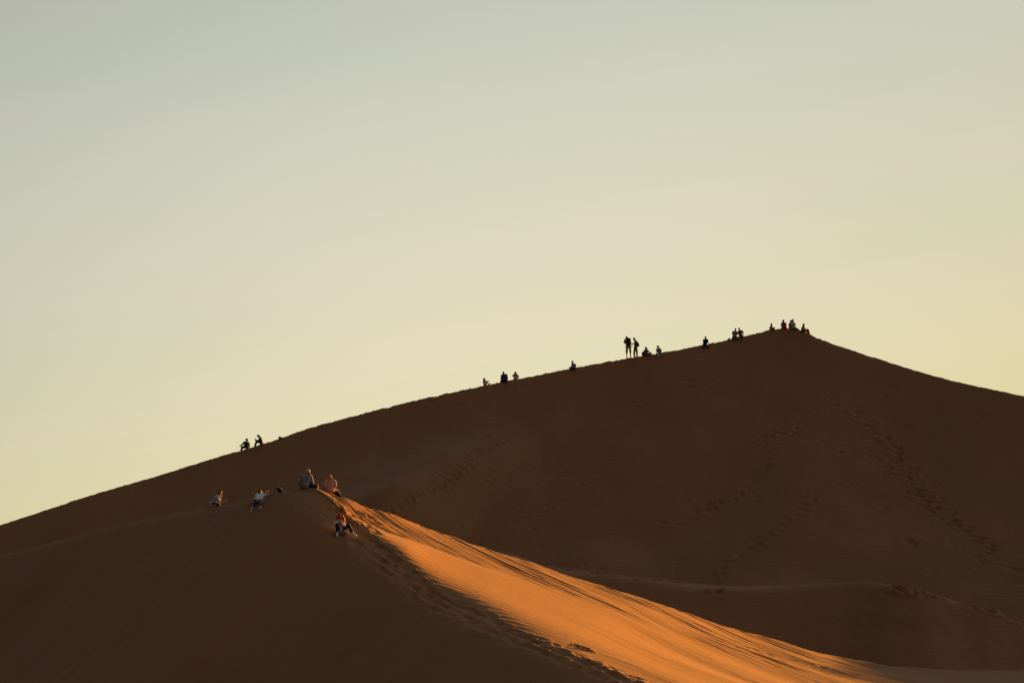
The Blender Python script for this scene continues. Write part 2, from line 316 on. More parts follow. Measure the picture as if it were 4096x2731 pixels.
    band = sstep(bs - .05, bs + .2, vv) * (1 - sstep(2.2, 3.5, vv)) * sstep(1230, 1330, cc)
    g = -np.abs(noise(b2 / .85, a / 9.0, 31)) * 1.0 - .6 * np.abs(noise(b2 / .33, a / 6.0, 32)) - .35 * np.abs(noise(b2 / .15, a / 3.0, 33))
    big = noise(b / 3.2, a / 14, 34)
    z = P[..., 2]
    z += band * (.072 * (1 + 1.0 * (1 - sstep(1330, 1620, cc))) * (g + .5) + .07 * big)
    z += (band * .04 * (np.maximum(0, noise(b2 / 1.35, a / 11, 36)) ** 1.5) * 1.5)
    # softer streaks on the inner slab
    slab = sstep(.0, .15, vv) * (1 - sstep(.86, 1.05, vv)) * sstep(1350, 1600, cc)
    low = sstep(2050, 2500, cc) * .95 + .05
    z += slab * (.004 * fbm(x * 2.2, y * 2.2, 45, 3) + .022 * low * fbm(b2 / 1.1, a / 8, 41, 3) + .006 * fbm(b2 / .22, a / 1.6, 42, 2) * low + (.10 + .22 * sstep(2200, 2700, cc)) * noise(b / 6, a / 20, 43))
    # slip face: tongues running down, soft ripples
    dn = np.repeat(A[:, None], P.shape[1], 1); along = np.arange(n)[:, None] * 0 + np.cumsum(np.r_[0, np.linalg.norm(np.diff(C[:, :2], axis=0), axis=1)])[:, None]
    D0 = np.maximum(-vv, 0); fr = (vv < 0)
    z += fr * (1 - np.exp(-D0 / 2.0)) * (.055 * fbm(along / .8, D0 / 9, 51, 3) + .22 * noise(along / 3.5, D0 / 14, 52) + .012 * fbm(along / .22, D0 / 3, 53, 2))
    # trampled shoulder
    tr = np.exp(-((vv + .6) / .9) ** 2) * fr + np.exp(-np.maximum(vv, 0) / .03) * (~fr)
    z += tr * (.030 * fbm(x * 1.7, y * 1.7, 61, 3)) * sstep(900, 1300, cc) + .012 * tr * fbm(x * 1.7, y * 1.7, 61, 3)
    # tiny wind ripples near the upper crest
    rp = sstep(.0, .05, vv) * (1 - sstep(.3, .55, vv)) * sstep(1400, 1500, cc) * (1 - sstep(2000, 2300, cc))
    z += rp * .005 * np.sin((x * .35 + y * .94 + .2 * noise(x, y, 71)) * 2 * np.pi / .55)
    P[..., 2] = z
    r = random.Random(17); sp = []
    def steps(pts, n, off, rad, dep):
        K = spline(np.array(pts, float), n)
        for i, c in enumerate(K):
            s_ = off if i % 2 else -off
            sp.append((c[0] + s_ + r.gauss(0, 4), c[1] - s_ * .3 + r.gauss(0, 4), rad * r.uniform(.9, 1.6), dep * .55 * r.uniform(.4, 1.3), -.9 + r.gauss(0, .35)))
    steps([(1385, 2085), (1470, 2150), (1550, 2215), (1650, 2300), (1740, 2372), (1857, 2430)], 42, 6, .14, .085)
    steps([(1430, 2150), (1500, 2200), (1590, 2270), (1690, 2360), (1790, 2420), (1900, 2470)], 52, 16, .16, .08)
    steps([(1480, 2230), (1600, 2310), (1720, 2410), (1900, 2490), (2100, 2570)], 50, 18, .16, .06)
    steps([(1857, 2435), (2069, 2530), (2239, 2600), (2420, 2672), (2588, 2741), (2700, 2780)], 90, 9, .15, .07)
    steps([(1900, 2480), (2100, 2565), (2250, 2630), (2500, 2730)], 80, 18, .16, .06)
    steps([(1330, 2000), (1360, 2040), (1400, 2090), (1440, 2110)], 14, 8, .13, .05)
    for q in range(46): sp.append((r.uniform(1340, 1520), 0, .13, .05, -.8)); t_ = sp[-1][0]; sp[-1] = (t_, 2000 + (t_ - 1340) * .42 + r.uniform(-10, 60), .12, .045, -.8 + r.gauss(0, .2))
    steps([(2960, 2590), (3040, 2600), (3130, 2640)], 9, 8, .12, .05)
    sp.append((3290, 2665, .14, .05, -.5)); sp += [(2322, 2588, .16, .13, -.6), (2345, 2597, .14, .12, -.6), (2300, 2583, .10, .06, -.6), (2362, 2603, .10, .06, -.6)]
    steps([(820, 2045), (900, 2030), (960, 2040), (1040, 2000)], 14, 10, .13, .03)
    steps([(600, 2078), (760, 2052), (880, 2036)], 12, 3, .12, .03)
    stamp(P, sp)
    return grid_object('dune', P, SAND)
ND = near_dune()

# ------------------------------------------------------------------ figure tools
def mat(name, c, rough=.85, kind='cloth', trans=0.0, stripes=None):
    m = bpy.data.materials.new(name); m.use_nodes = True; t = m.node_tree; n = t.nodes; b = n['Principled BSDF']
    b.inputs['Roughness'].default_value = rough; b.inputs['Specular IOR Level'].default_value = .3
    tcx = n.new('ShaderNodeTexCoord'); z = n.new('ShaderNodeTexNoise'); z.inputs['Scale'].default_value = 7 if kind == 'cloth' else 18; z.inputs['Detail'].default_value = 4
    t.links.new(tcx.outputs['Object'], z.inputs['Vector']); rp = n.new('ShaderNodeValToRGB')
    k = .72 if kind == 'cloth' else .85
    rp.color_ramp.elements[0].position = .35; rp.color_ramp.elements[0].color = (c[0] * k, c[1] * k, c[2] * k, 1); rp.color_ramp.elements[1].position = .65; rp.color_ramp.elements[1].color = (*c, 1)
    t.links.new(z.outputs[0], rp.inputs[0]); src = rp.outputs[0]
    if stripes:
        w_ = n.new('ShaderNodeTexWave'); w_.wave_type = 'BANDS'; w_.bands_direction = 'Z'; w_.inputs['Scale'].default_value = stripes[1]; w_.inputs['Distortion'].default_value = .6
        t.links.new(tcx.outputs['Object'], w_.inputs['Vector']); mx = n.new('ShaderNodeMix'); mx.data_type = 'RGBA'; t.links.new(w_.outputs[0], mx.inputs[0]); t.links.new(src, mx.inputs[6]); mx.inputs[7].default_value = (*stripes[0], 1); src = mx.outputs[2]
    t.links.new(src, b.inputs['Base Color'])
    if kind == 'cloth':
        b.inputs['Sheen Weight'].default_value = .25
        n3 = n.new('ShaderNodeTexNoise'); n3.inputs['Scale'].default_value = 14; n3.inputs['Detail'].default_value = 2; t.links.new(tcx.outputs['Object'], n3.inputs['Vector'])
        bu = n.new('ShaderNodeBump'); bu.inputs['Distance'].default_value = .02; bu.inputs['Strength'].default_value = .7; t.links.new(n3.outputs[0], bu.inputs['Height']); t.links.new(bu.outputs[0], b.inputs['Normal'])
    if name.startswith('hair'):
        mh = n.new('ShaderNodeMapping'); mh.inputs['Scale'].default_value = (60, 60, 9); t.links.new(tcx.outputs['Object'], mh.inputs[0]); nh = n.new('ShaderNodeTexNoise'); nh.inputs['Scale'].default_value = 1.0; t.links.new(mh.outputs[0], nh.inputs['Vector'])
        bh = n.new('ShaderNodeBump'); bh.inputs['Distance'].default_value = .02; t.links.new(nh.outputs[0], bh.inputs['Height']); t.links.new(bh.outputs[0], b.inputs['Normal'])
    if trans: b.inputs['Transmission Weight'].default_value = trans
    return m
MC = {}
PAL = dict(skin=(.42, .22, .14), skin_pale=(.60, .36, .26), skin_brown=(.20, .095, .055), hair_black=(.018, .012, .010), hair_brown=(.07, .032, .018), hair_blond=(.34, .18, .07), hair_red=(.60, .025, .012),
    white=(.80, .80, .84), offwhite=(.62, .60, .56), grey=(.26, .26, .28), bluegrey=(.26, .34, .48), blue=(.03, .06, .24), navy=(.022, .034, .07), black=(.012, .012, .014), dark=(.035, .03, .028), darkgreen=(.03, .04, .025),
    brown=(.12, .07, .045), khaki=(.34, .32, .24), pink=(.47, .33, .34), maroon=(.24, .035, .075), purple=(.08, .07, .12), teal=(.10, .22, .30), palegrey=(.52, .50, .50), lightblue=(.42, .52, .72), redbrown=(.22, .07, .03), green=(.01, .16, .06), greylilac=(.24, .24, .30), pinkwhite=(.66, .46, .50))
def M_(k):
    if k not in MC:
        if k == 'striped': MC[k] = mat('striped_cotton', (.40, .47, .58), stripes=((.09, .12, .18), 13.0))
        elif k == 'glass': MC[k] = mat('green_glass', PAL['green'], .1, 'hard', .35)
        else: MC[k] = mat(k, PAL[k], .6 if k.startswith(('hair', 'skin')) else .9, 'hard' if k.startswith(('hair', 'skin')) else 'cloth')
    return MC[k]

class Field:
    """a body or a garment as one smooth blended volume, meshed once"""
    def __init__(s, k=.022): s.p = []; s.k = k
    def cap(s, a, b, r0, r1=None, cut=False): s.p.append(('c', np.array(a, float), np.array(b, float), r0, r0 if r1 is None else r1, cut)); return s
    def ell(s, c, r, ax=None, cut=False): s.p.append(('e', np.array(c, float), np.array(r, float), np.eye(3) if ax is None else np.array(ax, float), 0, cut)); return s
    def grow(s, d):
        f = Field(s.k)
        for q in s.p: f.p.append((q[0], q[1], q[2], q[3] + d, q[4] + d, q[5]) if q[0] == 'c' else (q[0], q[1], q[2] + d, q[3], 0, q[5]))
        return f
    def mesh(s, name, vox):
        lo, hi = [], []
        for q in s.p:
            if q[5]: continue
            if q[0] == 'c':
                lo += [q[1] - q[3], q[2] - q[4]]; hi += [q[1] + q[3], q[2] + q[4]]
            else: lo.append(q[1] - q[2].max()); hi.append(q[1] + q[2].max())
        lo = np.min(lo, 0) - 3 * vox; hi = np.max(hi, 0) + 3 * vox
        nn = np.ceil((hi - lo) / vox).astype(int) + 1; f = np.full(nn, .5, np.float32); ax_ = [lo[i] + np.arange(nn[i]) * vox for i in range(3)]
        for q in s.p:
            if q[0] == 'c': l = np.minimum(q[1] - q[3], q[2] - q[4]); h = np.maximum(q[1] + q[3], q[2] + q[4])
            else: l = q[1] - q[2].max(); h = q[1] + q[2].max()
            i0 = np.clip(np.floor((l - .06 - lo) / vox).astype(int), 0, nn); i1 = np.clip(np.ceil((h + .06 - lo) / vox).astype(int) + 1, 0, nn)
            sl = tuple(slice(a, b) for a, b in zip(i0, i1))
            X = ax_[0][sl[0]][:, None, None]; Y = ax_[1][sl[1]][None, :, None]; Z = ax_[2][sl[2]][None, None, :]
            if q[0] == 'c':
                a, b = q[1], q[2]; d = b - a; L2 = max(1e-9, d @ d)
                t = np.clip(((X - a[0]) * d[0] + (Y - a[1]) * d[1] + (Z - a[2]) * d[2]) / L2, 0, 1)
                D = np.sqrt((X - a[0] - t * d[0]) ** 2 + (Y - a[1] - t * d[1]) ** 2 + (Z - a[2] - t * d[2]) ** 2) - (q[3] + t * (q[4] - q[3]))
            else:
                R = q[3]; U = [(X - q[1][0]) * R[i][0] + (Y - q[1][1]) * R[i][1] + (Z - q[1][2]) * R[i][2] for i in range(3)]; r = q[2]
                k0 = np.sqrt(sum((U[i] / r[i]) ** 2 for i in range(3))); k1 = np.sqrt(sum((U[i] / r[i] ** 2) ** 2 for i in range(3))) + 1e-6
                D = k0 * (k0 - 1) / k1
            g = f[sl]; k = s.k
            if q[5]:
                D = -D; hh = np.maximum(k * .5 - np.abs(g - D), 0) / (k * .5); f[sl] = np.maximum(g, D) + hh * hh * k * .125
            else:
                hh = np.maximum(k - np.abs(g - D), 0) / k; f[sl] = np.minimum(g, D) - hh * hh * k * .25
        return nets(name, f, lo, vox)
def nets(name, f, lo, h):
    s = f < 0; a = s[:-1, :-1, :-1].astype(np.int8)
    cnt = sum(s[i:s.shape[0] - 1 + i, j:s.shape[1] - 1 + j, k:s.shape[2] - 1 + k].astype(np.int8) for i in (0, 1) for j in (0, 1) for k in (0, 1))
    act = (cnt > 0) & (cnt < 8); I = np.argwhere(act); idx = np.full(act.shape, -1, np.int64); idx[act] = np.arange(len(I))
    acc = np.zeros((len(I), 3)); num = np.zeros(len(I))
    for axis in range(3):
        o = [x for x in range(3) if x != axis]
        for u in (0, 1):
            for v in (0, 1):
                c0 = np.zeros(3, int); c0[o[0]] = u; c0[o[1]] = v; c1 = c0.copy(); c1[axis] = 1
                A = I + c0; B = I + c1; fa = f[tuple(A.T)]; fb = f[tuple(B.T)]; x = (fa < 0) != (fb < 0)
                t = np.where(x, fa / np.where(x, fa - fb, 1), 0); p = c0 + t[:, None] * (c1 - c0)
                acc += p * x[:, None]; num += x
    V = lo + (I + acc / num[:, None]) * h
    Q = []
    for axis in range(3):
        o1, o2 = (axis + 1) % 3, (axis + 2) % 3
        sa = [slice(1, -1)] * 3; sb = [slice(1, -1)] * 3; sa[axis] = slice(0, -1); sb[axis] = slice(1, None)
        A = s[tuple(sa)]; B = s[tuple(sb)]
        for flip in (False, True):
            E = np.argwhere((A & ~B) if not flip else (~A & B))
            if not len(E): continue
            c = E.copy(); c[:, o1] += 1; c[:, o2] += 1
            def cell(u, v):
                q = c.copy(); q[:, o1] -= u; q[:, o2] -= v; return idx[tuple(q.T)]
            q = np.stack([cell(0, 0), cell(1, 0), cell(1, 1), cell(0, 1)], -1)
            Q.append(q[:, ::-1] if flip else q)
    Q = np.concatenate(Q); Q = Q[(Q >= 0).all(1)]
    me = bpy.data.meshes.new(name); me.vertices.add(len(V)); me.vertices.foreach_set('co', V.reshape(-1).astype(np.float32))
    me.loops.add(Q.size); me.loops.foreach_set('vertex_index', Q.reshape(-1).astype(np.int32)); me.polygons.add(len(Q)); me.polygons.foreach_set('loop_start', np.arange(0, Q.size, 4, dtype=np.int32))
    me.polygons.foreach_set('use_smooth', np.ones(len(Q), bool)); me.update(calc_edges=True); return me
def put(name, me, m, loc=None, parent=None):
    me.materials.clear(); me.materials.append(M_(m) if isinstance(m, str) else m)
    o = bpy.data.objects.new(name, me); col.objects.link(o)
    if parent is not None: o.parent = parent
    elif loc is not None: o.location = Vector(loc)
    return o
def tag(o, label, cat, group=None):
    o['label'] = label; o['category'] = cat
    if group: o['group'] = group
    return o
unit = lambda v: np.array(v, float) / (np.linalg.norm(v) + 1e-9)

# where the sand is under a photo pixel
def bvh(o):
    me = o.data; n = len(me.vertices); co = np.empty(n * 3, np.float32); me.vertices.foreach_get('co', co); pf = np.empty(len(me.polygons) * 4, np.int32); me.loops.foreach_get('vertex_index', pf)
    V = co.reshape(-1, 3); Qd = pf.reshape(-1, 4); X, Y_ = proj(V.astype(float)); k = (X[Qd[:, 0]] > 700) & (X[Qd[:, 0]] < 1600) & (Y_[Qd[:, 0]] > 1850) & (Y_[Qd[:, 0]] < 2250) & (V[Qd[:, 0], 1] < 175)
    Qd = Qd[k]; ids, inv = np.unique(Qd, return_inverse=True)
    return BVHTree.FromPolygons(V[ids].tolist(), inv.reshape(Qd.shape).tolist())
NB = bvh(ND)
def hit(px, py):
    for k in range(12):
        d = at(px, py + 2 * k, 1.0); h = NB.ray_cast(Vector((0, 0, 0)), Vector(d).normalized())
        if h[0]: return h[0].y
    return 160.
ridgeY = lambda px: float(np.interp(px, FCOL, FC[:, 1]))

def person(label, org, sc_, Y, J, skin='skin', hair='hair_brown', shirt='grey', sleeve=.5, pants='dark', leg=1.0, shoes=None, size=1.0, slim=1.0, face=(0, -1, 0), vox=.012, hairs=(), extra=(), skirt=False, group=None, hands=True, puff=.022, bald=False, fist=()):
    """J: joints as (zoom x, zoom y, depth sign) read off the photograph; bone lengths give the depth"""
    ox, oy = org; pxy = lambda x, y, Yd: at(ox + x / sc_, oy + y / sc_, Yd)
    g = size; P = {}
    Lb = dict(neck=('pel', .47), head=('neck', .165), shL=('neck', .175), shR=('neck', .175), elL=('shL', .29), elR=('shR', .29), haL=('elL', .25), haR=('elR', .25), knL=('hipL', .43), knR=('hipR', .43), anL=('knL', .41), anR=('knR', .41), toL=('anL', .17), toR=('anR', .17))
    j = J['pel']; P['pel'] = pxy(j[0], j[1], Y + (j[2] if len(j) > 2 else 0)); base = P['pel'].copy()
    def joint(nm):
        par, Ln = Lb[nm]; Ln *= g; p0 = P[par]; jj = J[nm]
        if jj[2] == 'S': ppx, ppy = ox + jj[0] / sc_, oy + jj[1] / sc_; P[nm] = at(ppx, ppy, hit(ppx, ppy) - (jj[3] if len(jj) > 3 else .06)); return
        q = pxy(jj[0], jj[1], p0[1]); d = math.hypot(q[0] - p0[0], q[2] - p0[2])
        if d > Ln * 1.12:                                     # keep anatomy
            q = p0 + (q - p0) * (Ln * 1.12 / d); d = Ln * 1.12; dy = 0; P[nm] = q; return
        dy = jj[2] * math.sqrt(max(0, Ln * Ln - d * d)); P[nm] = pxy(jj[0], jj[1], p0[1] + dy)
    for nm in ('neck', 'head', 'shL', 'shR'): joint(nm)
    u = unit(P['neck'] - P['pel']); sd_ = P['shR'] - P['shL']; sd_ = unit(sd_ - u * (sd_ @ u)); fr = np.cross(u, sd_)
    hs = unit(P['pel'] * 0 + sd_)
    if 'hips' in J: hs = unit(J['hips'])
    P['hipL'] = P['pel'] - hs * .09 * g; P['hipR'] = P['pel'] + hs * .09 * g
    for nm in ('elL', 'haL', 'elR', 'haR', 'knL', 'anL', 'knR', 'anR', 'toL', 'toR'):
        if nm in J: joint(nm)
    w_ = slim * g; F_ = Field()
    def torso(F, e=0):
        F.cap(P['hipL'], P['hipR'], .098 * w_ + e, .098 * w_ + e)
        for s_ in (-1, 1): F.cap(P['pel'] + u * .02 + sd_ * s_ * .05 * w_, P['neck'] - u * .13 * g + sd_ * s_ * .075 * w_, .092 * w_ + e, .088 * w_ + e)
        F.cap(P['neck'] * .45 + P['shL'] * .55 - u * .06 * g, P['neck'] * .45 + P['shR'] * .55 - u * .06 * g, .078 * w_ + e)
        for k in ('shL', 'shR'): F.cap(P['neck'] - u * .035 * g, P[k] - u * .012, .05 * w_ + e * .8, .045 * w_ + e * .7); F.cap(P['neck'] + u * .02 * g, P['neck'] * .45 + P[k] * .55 - u * .01, .040 * w_ + e * .4, .040 * w_ + e * .4)
    def seg(F, a, b, r0, r1, t=1.0, e=0): F.cap(P[a], P[a] + (P[b] - P[a]) * t, r0 * w_ + e, (r0 + (r1 - r0) * t) * w_ + e)
    torso(F_); hd = P['head']; fz = unit(face); up = unit(hd - P['neck']); up = unit(up - fz * (up @ fz)) if abs(up @ fz) < .95 else np.array((0, 0, 1.)); rt = np.cross(fz, up); hx = [rt, fz, up]
    F_.cap(P['neck'] - u * .02, P['neck'] * .3 + hd * .7, .054 * w_, .050 * w_)
    hg = g * .98
    F_.ell(hd + up * .015, (.073 * hg, .092 * hg, .098 * hg), hx).ell(hd + fz * .028 * hg - up * .055 * hg, (.052 * hg, .058 * hg, .058 * hg), hx)
    F_.cap(hd + fz * .085 * hg + up * .012, hd + fz * .107 * hg - up * .022, .009, .013)
    for s_ in (-1, 1):
        F_.ell(hd + rt * s_ * .075 * hg - up * .005, (.012, .018, .032), hx); F_.ell(hd + fz * .098 * hg + rt * s_ * .031 + up * .012, (.017, .012, .011), hx, cut=True)
    F_.cap(hd + fz * .092 * hg - up * .058 - rt * .02, hd + fz * .092 * hg - up * .058 + rt * .02, .008)
    for s_ in 'LR':
        if 'el' + s_ in P: seg(F_, 'sh' + s_, 'el' + s_, .050, .040)
        if 'ha' + s_ in P:
            seg(F_, 'el' + s_, 'ha' + s_, .040, .027)
            w0 = P['ha' + s_]; dr = unit(w0 - P['el' + s_])
            if 'fg' + s_ in J: dr = unit(pxy(J['fg' + s_][0], J['fg' + s_][1], w0[1]) - w0)
            if hands:
                pr = unit(np.cross(dr, (0.25, 1, .2))); nrm = np.cross(dr, pr); cl = .35 if s_ not in fist else 1.3
                for o_ in (-.022, 0, .022): F_.cap(w0, w0 + dr * .075 * g + pr * o_, .017, .015)
                for q_, (o_, ln) in enumerate(((-.030, .068), (-.010, .080), (.011, .076), (.031, .060))):
                    b_ = w0 + dr * .082 * g + pr * o_; m_ = b_ + (dr * math.cos(cl * .5) + nrm * math.sin(cl * .5) + pr * o_ * 4) * ln * .5; e_ = m_ + (dr * math.cos(cl * 1.3) + nrm * math.sin(cl * 1.3) + pr * o_ * 3) * ln * .5
                    F_.cap(b_, m_, .0095, .0088); F_.cap(m_, e_, .0088, .0075)
                tb = w0 + dr * .03 + pr * .032; F_.cap(tb, tb + (dr * .7 + pr * .7 + nrm * .2) * .04, .013, .011); F_.cap(tb + (dr * .7 + pr * .7 + nrm * .2) * .04, tb + (dr * 1.1 + pr * .7 + nrm * .5) * .065, .011, .009)
        if 'kn' + s_ in P: seg(F_, 'hip' + s_, 'kn' + s_, .086, .058)
        if 'an' + s_ in P:
            seg(F_, 'kn' + s_, 'an' + s_, .056, .036); kd = unit(P['an' + s_] - P['kn' + s_]); F_.cap(P['kn' + s_] + kd * .08, P['kn' + s_] + kd * .2, .056 * w_, .05 * w_)
        if 'to' + s_ in P: F_.cap(P['an' + s_] , P['to' + s_], .040, .028); F_.ell(P['an' + s_] - np.array((0, 0, .02)), (.042, .045, .045))
    def local(F):
        for q in F.p:
            q[1][:] -= base
            if q[0] == 'c': q[2][:] -= base
        return F
    body = put('person', local(F_).mesh('body', vox), skin, base); tag(body, label, 'person', group)
    k_ = puff
    S = Field(.03); torso(S, k_); S.cap(P['hipL'] * .8 + P['hipR'] * .2 + u * .0, P['hipR'] * .8 + P['hipL'] * .2, .105 * w_ + k_)
    if sleeve:
        for s_ in 'LR':
            if 'el' + s_ in P: seg(S, 'sh' + s_, 'el' + s_, .052, .044, min(1, sleeve * 2) if sleeve < .5 else (1 if sleeve >= .9 else .62), k_)
            if sleeve >= .9 and 'ha' + s_ in P: seg(S, 'el' + s_, 'ha' + s_, .042, .032, .92, k_)
    if skirt:
        for s_ in 'LR':
            if 'kn' + s_ in P: seg(S, 'hip' + s_, 'kn' + s_, .11, .09, 1, k_)
            if 'an' + s_ in P: seg(S, 'kn' + s_, 'an' + s_, .09, .06, .85, k_)
    put('robe' if skirt else 'shirt', local(S).mesh('shirt', vox), shirt, None, body)
    if pants and not skirt:
        T = Field(.03); e = k_ * .8; T.cap(P['hipL'], P['hipR'], .097 * w_ + e * .4); T.cap(P['pel'] - u * .02, P['pel'] + u * .03, .096 * w_ + e * .4)
        for s_ in 'LR':
            if 'kn' + s_ in P:
                seg(T, 'hip' + s_, 'kn' + s_, .089, .062, min(1, leg * 2), e)
                if leg > .5 and 'an' + s_ in P: seg(T, 'kn' + s_, 'an' + s_, .062, .045, (leg - .5) * 2 * .95, e)
        put('trousers' if leg > .75 else 'shorts', local(T).mesh('trousers', vox), pants, None, body)
    if shoes:
        for s_ in 'LR':
            if 'to' + s_ in P:
                B_ = Field(.02); B_.cap(P['an' + s_] - np.array((0, 0, .025)), P['to' + s_], .050, .038); B_.cap(P['an' + s_], P['an' + s_] - np.array((0, 0, .03)), .047); put('shoe', local(B_).mesh('shoe', vox), shoes, None, body)
    if hair:
        H = Field(.02); H.ell(hd + up * .028 - fz * .014, (.083 * hg, .094 * hg, .094 * hg), hx); H.ell(hd - fz * .045 - up * .02, (.072 * hg, .055 * hg, .075 * hg), hx)
        H.ell(hd + fz * .085 - up * .055, (.075, .065, .085), hx, cut=True)
        for ch in hairs:
            pts = [hd - fz * .02 + up * .02] if ch[0] == 'h' else []
            rr = [.06] if ch[0] == 'h' else []
            for (x, y, d, r_) in [ch[q:q + 4] for q in range(1, len(ch), 4)]: pts.append(pxy(x, y, hd[1] + d)); rr.append(r_)
            for a in range(len(pts) - 1): H.cap(pts[a], pts[a + 1], rr[a], rr[a + 1])
        put('hair', local(H).mesh('hair', vox), hair, None, body)
    for nm, m_, pr in extra:
        E_ = Field(.015)
        for q in pr:
            if q[0] == 'c': E_.cap(pxy(q[1][0], q[1][1], hd[1] + q[1][2]), pxy(q[2][0], q[2][1], hd[1] + q[2][2]), q[1][3], q[2][3])
            elif q[0] == 'e': E_.ell(pxy(q[1][0], q[1][1], hd[1] + q[1][2]), q[2], None if len(q) < 4 else q[3])
            elif q[0] == 'hat': E_.ell(hd + up * .075, (.078 * hg, .092 * hg, .07), hx); E_.ell(hd + up * .062 + fz * q[1], (q[2], q[3], .012), hx)
        put(nm, local(E_).mesh(nm, vox), m_, None, body)
    return body, P, pxy
def item(name, label, cat, org, sc_, Y, prims, m, vox=.01, k=.02, group=None, parts=()):
    ox, oy = org; pxy = lambda x, y, d: at(ox + x / sc_, oy + y / sc_, Y + d); base = None
    def build(pr):
        F2 = Field(k)
        for q in pr:
            if q[0] == 'c': F2.cap(pxy(*q[1][:3]), pxy(*q[2][:3]), q[1][3], q[2][3])
            else: F2.ell(pxy(*q[1][:3]), q[2], None if len(q) < 4 else q[3])
        return F2
    F1 = build(prims); base = F1.p[0][1].copy()
    def loc_(F):
        for q in F.p:
            q[1][:] -= base
            if q[0] == 'c': q[2][:] -= base
        return F
    o = put(name, loc_(F1).mesh(name, vox), m, base); tag(o, label, cat, group)
    for nm, mm, pr in parts: put(nm, loc_(build(pr)).mesh(nm, min(vox, .007)), mm, None, o)
    return o
def rot(a): c, s = math.cos(a), math.sin(a); return [[c, 0, s], [0, 1, 0], [-s, 0, c]]
def fc(x, y, z=0): return (x, y, z)
G = 'people sitting and standing along the far crest'; GN = 'people on the near dune'

# ================================================================== the people on the far crest
O1 = (920, 1700); S1 = 9.046; Yr = ridgeY
person('dark-clothed person leaning back, arm stretched left, lowest on the far crest', O1, S1, Yr(984),
    dict(pel=(575, 790, 0), neck=(602, 610, 0), head=(610, 540, 0), shL=(520, 612, -.3), shR=(662, 628, .3), elL=(455, 690, -.4), haL=(395, 728, -.3), elR=(697, 700, .5), haR=(690, 782, 0), knL=(432, 790, -.5), anL=(405, 880, 0), toL=(385, 900, -.5), knR=(455, 800, .3), anR=(425, 885, 0), toR=(410, 900, 0)),
    hair='hair_black', shirt='dark', sleeve=1, pants='dark', shoes='black', face=(-.9, -.3, -.05), group=G, extra=[('cap', 'black', [('hat', .05, .075, .11)])])
person('dark-clothed person with knees drawn up, bent over a phone on the lower crest', O1, S1, Yr(1045),
    dict(pel=(1140, 645, 0), neck=(1092, 440, 0), head=(1018, 392, 0), shL=(1085, 462, -.7), shR=(1110, 462, .7), elL=(1040, 560, -.4), haL=(962, 545, 0), fgL=(930, 520), elR=(1050, 560, .4), haR=(965, 552, .2), fgR=(930, 525), knL=(962, 575, -.4), anL=(905, 735, 0), toL=(872, 752, 0), knR=(970, 585, .4), anR=(925, 735, 0), toR=(890, 748, 0), hips=(.3, 1, 0)),
    hair='hair_black', shirt='dark', sleeve=1, pants='dark', shoes='black', face=(-.85, 0, -.5), group=G, hairs=[('h', 1080, 395, 0, .03)])
item('phone', 'small dark phone held out by the bent sitter on the lower crest', 'phone', O1, S1, Yr(1045), [('e', (915, 512, -.02), (.04, .012, .075), rot(-.7))], 'black', .006, .004)
item('backpack', 'small dark rounded lump lying alone on the crest right of the seated pair', 'bag', O1, S1, Yr(1118), [('e', (1797, 440, .0), (.105, .12, .08)), ('e', (1810, 468, .0), (.11, .12, .07)), ('c', (1840, 444, .0, .035), (1895, 448, .0, .025))], 'black')  # dark rounded lump of unclear identity, modelled as a bag

O5 = (1900, 1440); S5 = 10.69
person('person with long dark hair in a white top, gesturing with both hands', O5, S5, Yr(1942) + .25,
    dict(pel=(440, 1120, 0), neck=(425, 880, 0), head=(402, 820, 0), shL=(365, 925, -.5), shR=(495, 905, .5), elR=(545, 1000, .3), haR=(588, 1018, .2), fgR=(640, 1005), elL=(440, 1030, -.5), haL=(556, 960, 0), fgL=(588, 850), knL=(520, 1120, .6), anL=(520, 1230, .6), knR=(600, 1130, .5), anR=(590, 1230, .5)),
    hair='hair_brown', shirt='offwhite', sleeve=.5, pants='brown', face=(.8, .3, .25), slim=.88, group=G, hairs=[('h', 370, 900, -.05, .055), ('x', 370, 860, -.06, .06, ), ('h', 360, 960, -.08, .05)])
person('person in a loose royal blue robe and a flat dark cap', O5, S5, Yr(2018) - .1,
    dict(pel=(1265, 885, 0), neck=(1240, 625, 0), head=(1222, 565, 0), shL=(1155, 655, .2), shR=(1340, 635, -.2), elL=(1135, 800, -.4), haL=(1200, 850, .7), elR=(1372, 780, -.3), haR=(1340, 880, .7), knL=(1140, 920, .5), anL=(1250, 950, .7), knR=(1395, 940, .3), anR=(1290, 960, .6)),
    hair='hair_black', shirt='blue', sleeve=1, skirt=True, face=(-.2, .95, 0), group=G, puff=.04, extra=[('cap', 'black', [('hat', .0, .11, .12)])])
person('person in a grey-white shirt with two dark plaits, one hand at the hair', O5, S5, Yr(2062) + .05,
    dict(pel=(1740, 850, 0), neck=(1750, 620, 0), head=(1742, 550, 0), shL=(1650, 650, 0), shR=(1825, 645, 0), elL=(1615, 700, -.9), haL=(1665, 610, 0), fgL=(1700, 590), elR=(1858, 745, .5), haR=(1862, 840, 0), knL=(1640, 870, .8), anL=(1700, 900, .5), knR=(1840, 880, .8), anR=(1760, 900, .5)),
    hair='hair_black', shirt='palegrey', sleeve=.5, pants='brown', face=(.4, .9, 0), slim=.92, group=G, puff=.03, hairs=[('h', 1780, 610, -.08, .03), ('x', 1780, 610, -.08, .03), ('x', 1778, 600, -.09, .028, ), ('h', 1775, 665, -.10, .02), ('h', 1660, 665, -.10, .02)])
O6 = (2240, 1400); S6 = 15.68
